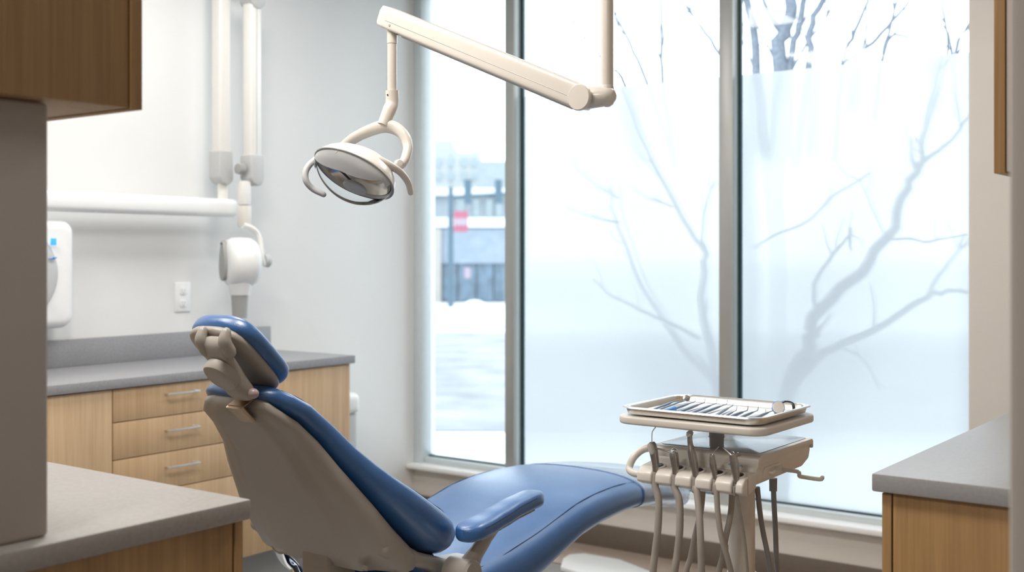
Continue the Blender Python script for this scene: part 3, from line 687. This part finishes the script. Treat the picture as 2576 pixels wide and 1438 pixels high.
# round headed device at the right end
c = PZ(1958, 1044, 1.0155)
t = thing('round_head_device', c, 'blue cased device with a white round dial at the right end of the tray', 'device')
cc = V((c.x, c.y, 1.033)); dn = V((.45, -.82, .25)).normalized()
obj('casing', lathe(cc - dn * .006, dn, [(-.006, .008), (-.004, .0135), (.004, .0145), (.006, .0135)], n=28), 'bluep', t)
obj('dial', lathe(cc, dn, [(0, .0132), (.003, .0128), (.0035, .011), (.0036, .001)], n=28), 'creamg', t)
e = cc + V((.012, .05, .004))
obj('arm', tube([cc - dn * .01 + V((0, 0, .008)), (cc + e) / 2 + V((0, 0, .009)), e, e + V((.002, .004, -.016))], .004, n=10, flat=.6), 'dark', t)
obj('stand', box(c.x - .008, c.x + .008, c.y - .006, c.y + .006, .998 + TZ, 1.006 + TZ, .002), 'steel', t)

# ------------------------------------------------------------------ ceiling mounted operating light
lt = thing('operating_light', (-1.315, 2.136, ZC), 'cream ceiling-mounted dental operating light with jointed arm and oval lamp head', 'dental light')
PXp, PYp = -1.3145, 2.137
zj = 1.37 + (640 - 217) * 2.5 / F
obj('ceiling_pole', lathe((PXp, PYp, zj), (0, 0, 1), [(0, .0134), (ZC - zj, .0134)], n=32), 'shell2', lt)
obj('ceiling_plate', lathe((PXp, PYp, ZC - .03), (0, 0, 1), [(0, .05), (.01, .09), (.03, .095)], n=40), 'shell2', lt)
A0 = V((-1.925, 2.123, 1.37 + 591 * 2.85 / F)); A1 = V((-1.362, 2.118, 1.37 + 391 * 2.53 / F))
dr = (A1 - A0).normalized(); upv = V((0, 1, 0)).cross(dr).normalized()
if upv.z < 0: upv = -upv
sd = V((0, 1, 0))
L_ = (A1 - A0).length
rr = []
for q, hh_, ww_, off in ((-.036, .012, .010, -.003), (-.034, .020, .016, -.002), (-.027, .0255, .0205, 0), (-.01, .0268, .0225, 0), (.05, .0268, .0225, 0), (L_ * .5, .0270, .0225, 0), (L_ - .02, .0272, .0225, 0), (L_, .0262, .0215, 0), (L_ + .014, .022, .018, -.001), (L_ + .022, .012, .012, -.001)):
    rr.append(sring(A0 + dr * q + upv * off, sd, upv, ww_, hh_, 5.5, 40))
eb = tube([V((PXp, PYp, zj - .0005)), V((PXp, PYp, zj - .02)), V((PXp, PYp - .001, A1.z - .004))], [.0142, .016, .0178], sub=3, round_ends=True, n=24)
tube([V((PXp, PYp - .002, A1.z + .002)), A1 + V((.0, .004, 0))], [.0215, .025], eb, sub=1, round_ends=True, n=24)
obj('elbow', eb, 'shell2', lt)
am = obj('balance_arm', loft(rr), 'shell2', lt, smooth=50)
obj('groove', box(0, 0, 0, 0, 0, 0) if False else tube([A0 + dr * .0 - upv * .006 - sd * .0222, A1 - dr * .03 - upv * .006 - sd * .0222], .0009, sub=1, n=6), 'mgrey', am)
obj('under_channel', tube([A0 + dr * .05 - upv * .0262, A1 - dr * .02 - upv * .0266], .006, sub=1, n=10, up=(0, 1, 0)), 'lgrey', am)
obj('joint_disc', lathe(A1 - sd * .020 + dr * .004, -sd, [(0, .0285), (.006, .0285), (.0085, .0265), (.009, .001)], n=44), 'shell2', am)
obj('stop_block', box(A0.x + .022, A0.x + .042, A0.y - .010, A0.y + .010, A0.z - .042, A0.z - .028, .002), 'dark', am)
obj('screw', lathe(A0 + dr * .018 - upv * .013 - sd * .022, -sd, [(0, .003), (.0015, .003), (.0016, .001)], n=12), 'mgrey', am)
zt0 = A0.z - .015; zc0 = 1.37 + 412 * 2.85 / F
obj('drop_post', lathe((A0.x, A0.y, zc0 - .01), (0, 0, 1), [(0, .0118), (zt0 - zc0 - .035, .0118), (zt0 - zc0 - .034, .0128), (zt0 - zc0 + .01, .0128)], n=28), 'shell2', lt)
ct = V((A0.x, A0.y, zc0))
hub = V((-1.932, 2.098, 1.37 + 325 * 2.83 / F))
obj('neck', tube([ct, ct - V((0, 0, .03)), ct - V((.001, .008, .048)), hub], [.0165, .0165, .0175, .0150], sub=5, n=20), 'shell2', lt)
obj('set_screw', lathe(ct + V((.0, -.0165, -.012)), (.3, -1, 0), [(0, .002), (.001, .002)], n=8), 'dark', lt)
yk = obj('yoke', tube([PX(850, 392, -2.075), PX(872, 362, -2.06), PX(908, 338, -2.01), PX(955, 320, -1.945), PX(988, 320, -1.915), PX(1014, 338, -1.885), PX(1026, 368, -1.868), PX(1020, 398, -1.862), PX(1011, 413, -1.862)], [.010, .011, .0115, .013, .014, .0125, .0115, .0115, .0115], n=18, flat=1.25, round_ends=True), 'shell2', lt, smooth=60)
pv = PX(1010, 410, -1.855)
obj('pivot_cap', lathe(pv + V((-.012, 0, 0)), (1, -.6, 0), [(0, .009), (.016, .009), (.018, .007), (.0185, .001)], n=24), 'creamg', yk)
# head
LC = V((-1.947, 2.018, 1.57)); Lx = V((.965, .03, -.22)).normalized(); Ln = V((.08, -.66, -.75)); Ln = (Ln - Lx * Ln.dot(Lx)).normalized(); Lu = Ln.cross(Lx).normalized()
if Lu.z < 0: Lu = -Lu
def lp(a, b, c_): return LC + Lx * a + Lu * b + Ln * c_
def lens_ring(fa, n_, N=48, a=.118, b=.078):
    return [lp(a * fa * math.copysign(abs(math.cos(2 * math.pi * k / N)) ** .88, math.cos(2 * math.pi * k / N)), b * fa * math.sin(2 * math.pi * k / N), n_) for k in range(N)]
hd = obj('lamp_housing', loft([lens_ring(f_, n_) for f_, n_ in ((.05, -.052), (.35, -.050), (.6, -.043), (.8, -.030), (.93, -.015), (1.0, 0), (1.02, .006), (.99, .010), (.96, .008), (.93, .0), (.8, -.018), (.5, -.03), (.1, -.034))]), 'creamg', lt, smooth=60)
obj('reflector', loft([lens_ring(f_, n_) for f_, n_ in ((.92, .004), (.80, -.010), (.6, -.02), (.3, -.026), (.05, -.028))], caps=False), 'refl', hd, smooth=60)
# white brow covering the upper part of the front, clear shield over all
N = 48
def dome(fa, h): return lens_ring(fa, h)
br_r = []
for t_ in (0, .25, .5, .75, 1):
    row = []
    for k in range(0, N // 2 + 1):
        q = math.pi * k / (N // 2); x0_, y0_ = .1205 * math.cos(q), .080 * math.sin(q)
        x1_, y1_ = x0_ * .96, min(y0_, .040 - .16 * x0_ * (1 if x0_ > 0 else -.1)) 
        xx, yy = x0_ + (x1_ - x0_) * t_, y0_ + (y1_ - y0_) * t_
        ff = min(1, math.hypot(xx / .1205, yy / .080)); row.append(lp(xx, yy, .004 + (.008 + .046 * math.sqrt(1 - ff * ff)) * (1 - .5 * yy / .08)))
    br_r.append(row)
bm = loft([[p for p in r_] for r_ in br_r], closed=False, caps=False)
gm = [v for v in bm.verts]
bmesh.ops.solidify(bm, geom=bm.faces[:] , thickness=.003)
obj('brow', bm, 'white', hd, smooth=60)
shr = []
for f_ in (1.0, .985, .94, .86, .74, .58, .4, .2, .02):
    shr.append([lp(.118 * f_ * math.cos(q), .078 * f_ * math.sin(q), (.008 + .048 * math.sqrt(max(0, 1 - f_ * f_))) * (1 - .5 * f_ * math.sin(q))) for q in [2 * math.pi * k / 48 for k in range(48)]])
obj('shield', loft(shr, caps=False), 'lens', hd, smooth=60)
obj('shield_rim', tube([p for p in lens_ring(1.02, .009)] + [lens_ring(1.02, .009)[0]], .0022, sub=1, n=8), 'mgrey', hd)
obj('bulb_socket', lathe(lp(.02, .015, -.02), (Ln + Lu * -.2), [(0, .022), (.03, .022), (.032, .017), (.012, .015), (.011, .002)], n=28), 'dark', hd)
obj('bulb_screen', loft([sring(lp(.010, -.022, h_), Lx, Lu, .036 * s_2, .021 * s_2, 2, 32) for h_, s_2 in ((.026, .9), (.028, 1), (.033, 1), (.036, .9), (.037, .1))]), 'lgrey', hd)
obj('reflector_strut', tube([lp(-.08, .02, .0), lp(-.03, -.01, .012), lp(.01, -.02, .028)], .003, n=8), 'dark', hd)
obj('handle', tube([PX(858, 384, -2.035), PX(825, 388, -2.055), PX(790, 404, -2.07), PX(770, 428, -2.075), PX(770, 454, -2.07), PX(787, 475, -2.06), PX(814, 489, -2.04)], [.007, .0078, .008, .008, .008, .0075, .007], n=14, round_ends=True), 'lgrey', lt)
obj('handle', tube([PX(926, 392, -1.885), PX(955, 403, -1.86), PX(985, 418, -1.845), PX(1008, 434, -1.84), PX(1026, 458, -1.84), PX(1033, 484, -1.84)], [.007, .010, .0095, .0085, .008, .007], n=14, round_ends=True), 'cream', lt)

# ------------------------------------------------------------------ near left: counter, cabinet, partition, upper cabinet
XN = -1.585
obj('worktop', box(-2.35, XN, -.9, 1.379, CT - .036, CT, .004), 'lamn', label='warm grey worktop in the near left foreground, wall partition standing on it', cat='worktop')
t = thing('base_cabinet', (-1.95, .3, 0), 'shade-darkened maple base cabinet under the near left worktop', 'cabinet')
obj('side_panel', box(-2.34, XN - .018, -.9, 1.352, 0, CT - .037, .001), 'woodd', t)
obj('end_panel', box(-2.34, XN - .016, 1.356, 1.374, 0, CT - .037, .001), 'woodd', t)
ucorner = 1.152
obj('wall_near_left', box(-1.74, -1.625, -.9, 1.013, CT, 1.603, .008, 4), 'taupe', kind='structure')
t = thing('upper_cabinet', (-1.8, .2, 1.602), 'shade-darkened maple wall cabinet hanging in the top left foreground', 'cabinet')
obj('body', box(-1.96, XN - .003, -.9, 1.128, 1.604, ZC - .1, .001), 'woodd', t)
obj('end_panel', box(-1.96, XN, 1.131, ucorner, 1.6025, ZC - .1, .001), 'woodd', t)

# near right: counter, cabinet, upper cabinet
obj('worktop', box(-.784, WR, 2.268, 3.9, CT - .036, CT, .004), 'lamr', label='grey worktop end in the right foreground in front of the window', cat='worktop')
t = thing('base_cabinet', (-.55, 3, 0), 'shade-darkened maple base cabinet under the right foreground worktop', 'cabinet')
pe = PY(2219, 1300, 2.285).x; pg_ = PY(2246, 1300, 2.285).x
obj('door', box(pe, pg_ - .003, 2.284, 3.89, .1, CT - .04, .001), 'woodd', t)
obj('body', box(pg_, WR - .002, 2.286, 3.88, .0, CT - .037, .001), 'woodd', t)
t = thing('upper_cabinet', (-.45, 2.9, 1.52), 'narrow shade-darkened maple wall cabinet edge at the top right foreground', 'cabinet')
ux = PY(2500, 437, 2.27).x; ug = PY(2531, 437, 2.27).x; uz = PY(2500, 436, 2.27).z
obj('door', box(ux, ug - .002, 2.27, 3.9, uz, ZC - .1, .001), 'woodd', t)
obj('body', box(ug, WR - .002, 2.272, 3.9, uz + .003, ZC - .1, .001), 'taupe', t)

# ------------------------------------------------------------------ outside
ZG = -2.0
def obox(px0, px1, d0, d1, z0, z1, bm=None):
    """a block whose front faces the street, between two sight distances"""
    b = bmesh.new(); bmesh.ops.create_cube(b, size=1)
    x0 = (px0 - 1288) / F * d0; x1 = (px1 - 1288) / F * d0
    for v in b.verts:
        q = RT * (x0 + (v.co.x + .5) * (x1 - x0)) + FW * (d0 + (v.co.y + .5) * (d1 - d0))
        v.co = V((q.x, q.y, z0 + (v.co.z + .5) * (z1 - z0)))
    return join(bm, b)
def zat(py, d): return H - (py - 640) / F * d
obj('snowy_ground', box(-400, 200, 5.0, 500, ZG - .2, ZG), 'snow', kind='structure')
obj('road', obox(-1500, 4200, 22, 50, ZG, ZG + .03), 'road', kind='structure')
def mound(name, pts, label):
    b = bmesh.new()
    for px, d, rx, rz in pts:
        q = PD(px, 640, d); c0 = V((q.x, q.y, ZG))
        mm = Matrix.Translation(c0) @ Matrix.Diagonal((rx, rx * .8, rz, 1)); bmesh.ops.create_icosphere(b, subdivisions=3, radius=1, matrix=mm)
    for v in b.verts:
        v.co.z = max(ZG - .05, v.co.z)
        v.co += V((random.uniform(-.03, .03), random.uniform(-.03, .03), random.uniform(-.02, .03)))
    obj(name, b, 'snow', label=label, cat='snow bank', smooth=180)
mound('snow_bank', [(1040, 19, 1.1, .35), (1120, 18.8, 1.3, .33), (1190, 18.5, 1.0, .25), (1260, 19.2, 1.2, .22), (1340, 19, 1.2, .3)], 'ploughed snow bank on the near side of the street')
mound('snow_bank', [(1060, 54, 1.6, .5), (1100, 54.5, 1.8, .7), (1150, 55, 1.4, .9), (1195, 56, 1.3, 1.15), (1235, 55, 1.5, .95), (1280, 54.5, 1.7, .8)], 'ploughed snow bank across the street below the shopfront')
# shop across the street
dS = 82
t = thing('shop_building', PD(1160, 760, dS), 'low shopfront across the snowy street with blue grey fascia and snow on its roof', 'building')
obj('wall', obox(350, 1330, dS, dS + 14, ZG, zat(560, dS)), 'brick', t)
obj('fascia', obox(350, 1330, dS - .5, dS, zat(662, dS), zat(575, dS)), 'fascia', t)
obj('roof_snow', obox(340, 1340, dS - .7, dS + 14, zat(572, dS), zat(548, dS)), 'snow', t)
for a, b in ((420, 560), (600, 740), (780, 920), (950, 1035), (1050, 1078), (1112, 1150), (1154, 1196), (1200, 1240), (1244, 1268)):
    wn = obj('shop_window', obox(a, b, dS - .3, dS, zat(756, dS), zat(663, dS)), 'oglass', t)
    if a in (1112, 1154): obj('poster', obox(a + 14, a + 30, dS - .4, dS - .3, zat(700, dS), zat(672, dS)), 'swhite', wn)
obj('pier', obox(1080, 1109, dS - .9, dS, ZG, zat(575, dS)), 'pier', t)
# taller building behind it
dM = 105
t = thing('mid_building', PD(1200, 560, dM), 'mid height pale building behind the shopfront, with a snowy roof', 'building')
obj('wall', obox(620, 1330, dM, dM + 12, ZG, zat(490, dM)), 'brick', t)
obj('roof_snow', obox(610, 1335, dM - .8, dM + 12, zat(492, dM), zat(474, dM)), 'snow', t)
for a, b in ((1052, 1074), (1148, 1168), (1190, 1206), (1222, 1240), (1246, 1264)): obj('window', obox(a, b, dM - .2, dM, zat(545, dM), zat(500, dM)), 'oglass2' if a > 1100 else 'oglass', t)
dO = 150
t = thing('office_building', PD(1130, 400, dO), 'tall pale office building with stepped roof in the far distance', 'building')
bm = obox(820, 1138, dO, dO + 25, ZG, zat(352, dO)); obox(1130, 1207, dO, dO + 25, ZG, zat(382, dO), bm)
obj('wall', bm, 'brick2', t)
for a in (1068, 1098, 1127, 1160, 1186):
    for y0 in (398, 432): obj('window', obox(a, a + 12, dO - .2, dO, zat(y0 + 22, dO), zat(y0, dO)), 'oglass2', t)
obj('low_block', obox(1200, 1330, dO - 20, dO - 5, ZG, zat(436, dO)), 'brick', t)
# traffic light pole with sign
dP = 60
t = thing('traffic_light_pole', PD(1134, 800, dP), 'dark street pole with a horizontal mast arm carrying traffic lights', 'traffic light')
q = PD(1134, 640, dP)
obj('pole', lathe((q.x, q.y, ZG), (0, 0, 1), [(0, .17), (zat(470, dP) - ZG, .12)], n=16), 'opole', t)
a, b = PD(1134, 495, dP), PD(1320, 484, dP)
obj('mast_arm', tube([a, b], .07, sub=1, n=8), 'opole', t)
for px in (1177, 1254):
    s = obj('signal_head', obox(px - 9, px + 9, dP - .3, dP + .1, zat(512, dP), zat(452, dP)), 'opole', t)
t2 = thing('road_sign', PD(1159, 585, dP), 'red and white road sign beside the street pole', 'sign')
sg = obj('sign_board', obox(1142, 1177, dP - .25, dP - .2, zat(583, dP), zat(531, dP)), 'red', t2)
obj('white_band', obox(1144, 1175, dP - .27, dP - .25, zat(567, dP), zat(549, dP)), 'swhite', sg)

# ------------------------------------------------------------------ bare trees outside the frosted panes
def branchset(paths, Y0, depth_jit, twigs, label, seed, tw_len=.25):
    rnd = random.Random(seed); b = bmesh.new()
    for pts, r0, r1, dy in paths:
        P3 = []
        m = len(pts)
        for i, q in enumerate(pts):
            yy = Y0 + dy * (i / (m - 1)) + (q[2] if len(q) > 2 else 0)
            P3.append(PY(q[0], q[1], yy))
        rad = [r0 + (r1 - r0) * i / (m - 1) for i in range(m)]
        sp = smoothpath(P3, 4); sp = [sp[0]] + [p + V((rnd.uniform(-1, 1), rnd.uniform(-1, 1), rnd.uniform(-1, 1))) * r0 * .35 for p in sp[1:-1]] + [sp[-1]]
        rr_ = [r0 + (r1 - r0) * i / (len(sp) - 1) for i in range(len(sp))]
        tube(sp, rr_, b, n=7, sub=1)
        for _ in range(twigs):
            i = rnd.randrange(len(sp) // 4, len(sp)); p = sp[i]; i = min(i, len(sp) - 2); d = (sp[i + 1] - sp[i]).normalized()
            side = V((rnd.uniform(-1, 1), rnd.uniform(-.6, .6), rnd.uniform(-.1, .9))).normalized()
            dd = (d * .8 + side * .8).normalized(); l = rnd.uniform(.3, 1) * tw_len
            tube([p, p + dd * l * .5 + V((rnd.uniform(-.02, .02),) * 3), p + dd * l + V((0, 0, .03))], [r1 * .9, r1 * .6, r1 * .3], b, n=5, sub=2)
    return obj('bare_tree', b, 'bark', label=label, cat='tree', smooth=180)
branchset([
    ([(1890, 2350), (1850, 1500), (1815, 990), (1790, 860), (1772, 750), (1778, 640), (1772, 610)], .032, .012, .0),
    ([(1774, 620), (1730, 560), (1690, 480), (1640, 385), (1590, 260), (1565, 195), (1548, 175)], .012, .005, .0),
    ([(1774, 615), (1780, 540), (1792, 490), (1806, 455)], .007, .004, .0),
    ([(1700, 520), (1672, 510), (1652, 495)], .005, .003, 0),
    ([(1770, 850), (1700, 815), (1640, 790), (1590, 765), (1535, 735), (1500, 700)], .010, .004, -.05),
    ([(1812, 965), (1740, 890), (1680, 800), (1630, 720), (1595, 620), (1565, 540), (1560, 470)], .018, .006, .45),
    ([(1565, 560), (1500, 545), (1450, 525)], .007, .003, .5),
    ([(1565, 500), (1510, 460), (1470, 420)], .006, .003, .5),
], 4.98, .1, 3, 'slender bare tree outside the middle frosted pane', 3)
branchset([
    ([(1930, 2350), (1960, 1500), (1995, 980), (2040, 870), (2060, 800), (2150, 700), (2235, 600), (2290, 480), (2325, 410)], .045, .016, .1),
    ([(2325, 412), (2330, 350), (2360, 230), (2385, 150)], .013, .007, .35),
    ([(2325, 410), (2365, 380), (2400, 350), (2436, 300)], .010, .005, -.05),
    ([(2318, 415), (2322, 380), (2308, 345)], .005, .003, -.08),
    ([(2060, 800), (2055, 740), (2065, 690), (2110, 630), (2145, 590)], .011, .006, -.05),
    ([(1985, 990), (2060, 900), (2120, 868), (2230, 820), (2330, 750), (2370, 735), (2440, 735)], .024, .008, .05),
    ([(2120, 870), (2170, 895), (2195, 930), (2218, 980)], .006, .003, -.1),
    ([(2230, 602), (2290, 600), (2330, 608), (2380, 600), (2436, 590)], .006, .003, -.1),
    ([(1900, 625), (1960, 590), (2040, 555), (2100, 495), (2150, 465), (2195, 435)], .006, .0035, -.05),
    ([(2235, 600), (2205, 530), (2175, 455)], .004, .003, .1),
    ([(2145, 575), (2143, 605), (2146, 630)], .009, .004, -.12),
    ([(2340, 745), (2370, 690), (2420, 630), (2440, 590)], .010, .006, .4),
], 5.02, .1, 2, 'large bare tree outside the right frosted pane', 5)
branchset([
    ([(1960, 1900), (1955, 900), (1960, 180), (1985, 50), (1992, -80)], .085, .045, 0),
    ([(1935, 500), (1905, 180), (1885, 20), (1870, -60)], .045, .028, 0),
    ([(1985, 400), (1990, 160), (2010, 60), (2030, -40)], .035, .025, 0),
    ([(2000, 420), (2035, 160), (2042, 60), (2080, -10), (2120, -60)], .035, .022, 0),
    ([(1990, 180), (2030, 110), (2070, 60), (2095, 10)], .014, .008, 0),
    ([(1960, 180), (1925, 100), (1890, 30)], .012, .007, 0),
    ([(1895, 170), (1868, 100), (1858, 40)], .010, .006, 0),
    ([(2100, 400), (2120, 155), (2150, 80), (2190, -20)], .022, .012, 0),
    ([(2120, 155), (2180, 120), (2230, 70), (2290, 0)], .020, .011, 0),
    ([(2200, 300), (2220, 145), (2245, 90), (2285, 95)], .018, .010, 0),
    ([(2200, 300), (2220, 145), (2240, 70), (2260, -20)], .016, .010, 0),
    ([(2405, 300), (2392, 127), (2378, 60), (2368, -20)], .015, .009, 0),
    ([(2405, 300), (2405, 125), (2440, 60), (2470, 0)], .018, .010, 0),
    ([(1700, 420), (1668, 205), (1664, 100), (1662, -20)], .020, .012, 0),
    ([(1700, 420), (1630, 210), (1585, 110), (1550, 40), (1530, -20)], .019, .011, 0),
    ([(1860, 220), (1800, 120), (1750, 50), (1700, -20)], .019, .010, 0),
    ([(1545, 180), (1480, 110), (1430, 30)], .015, .008, 0),
], 9.0, .3, 3, 'tall many-stemmed bare tree farther off, seen above the frosted film', 9, .45)
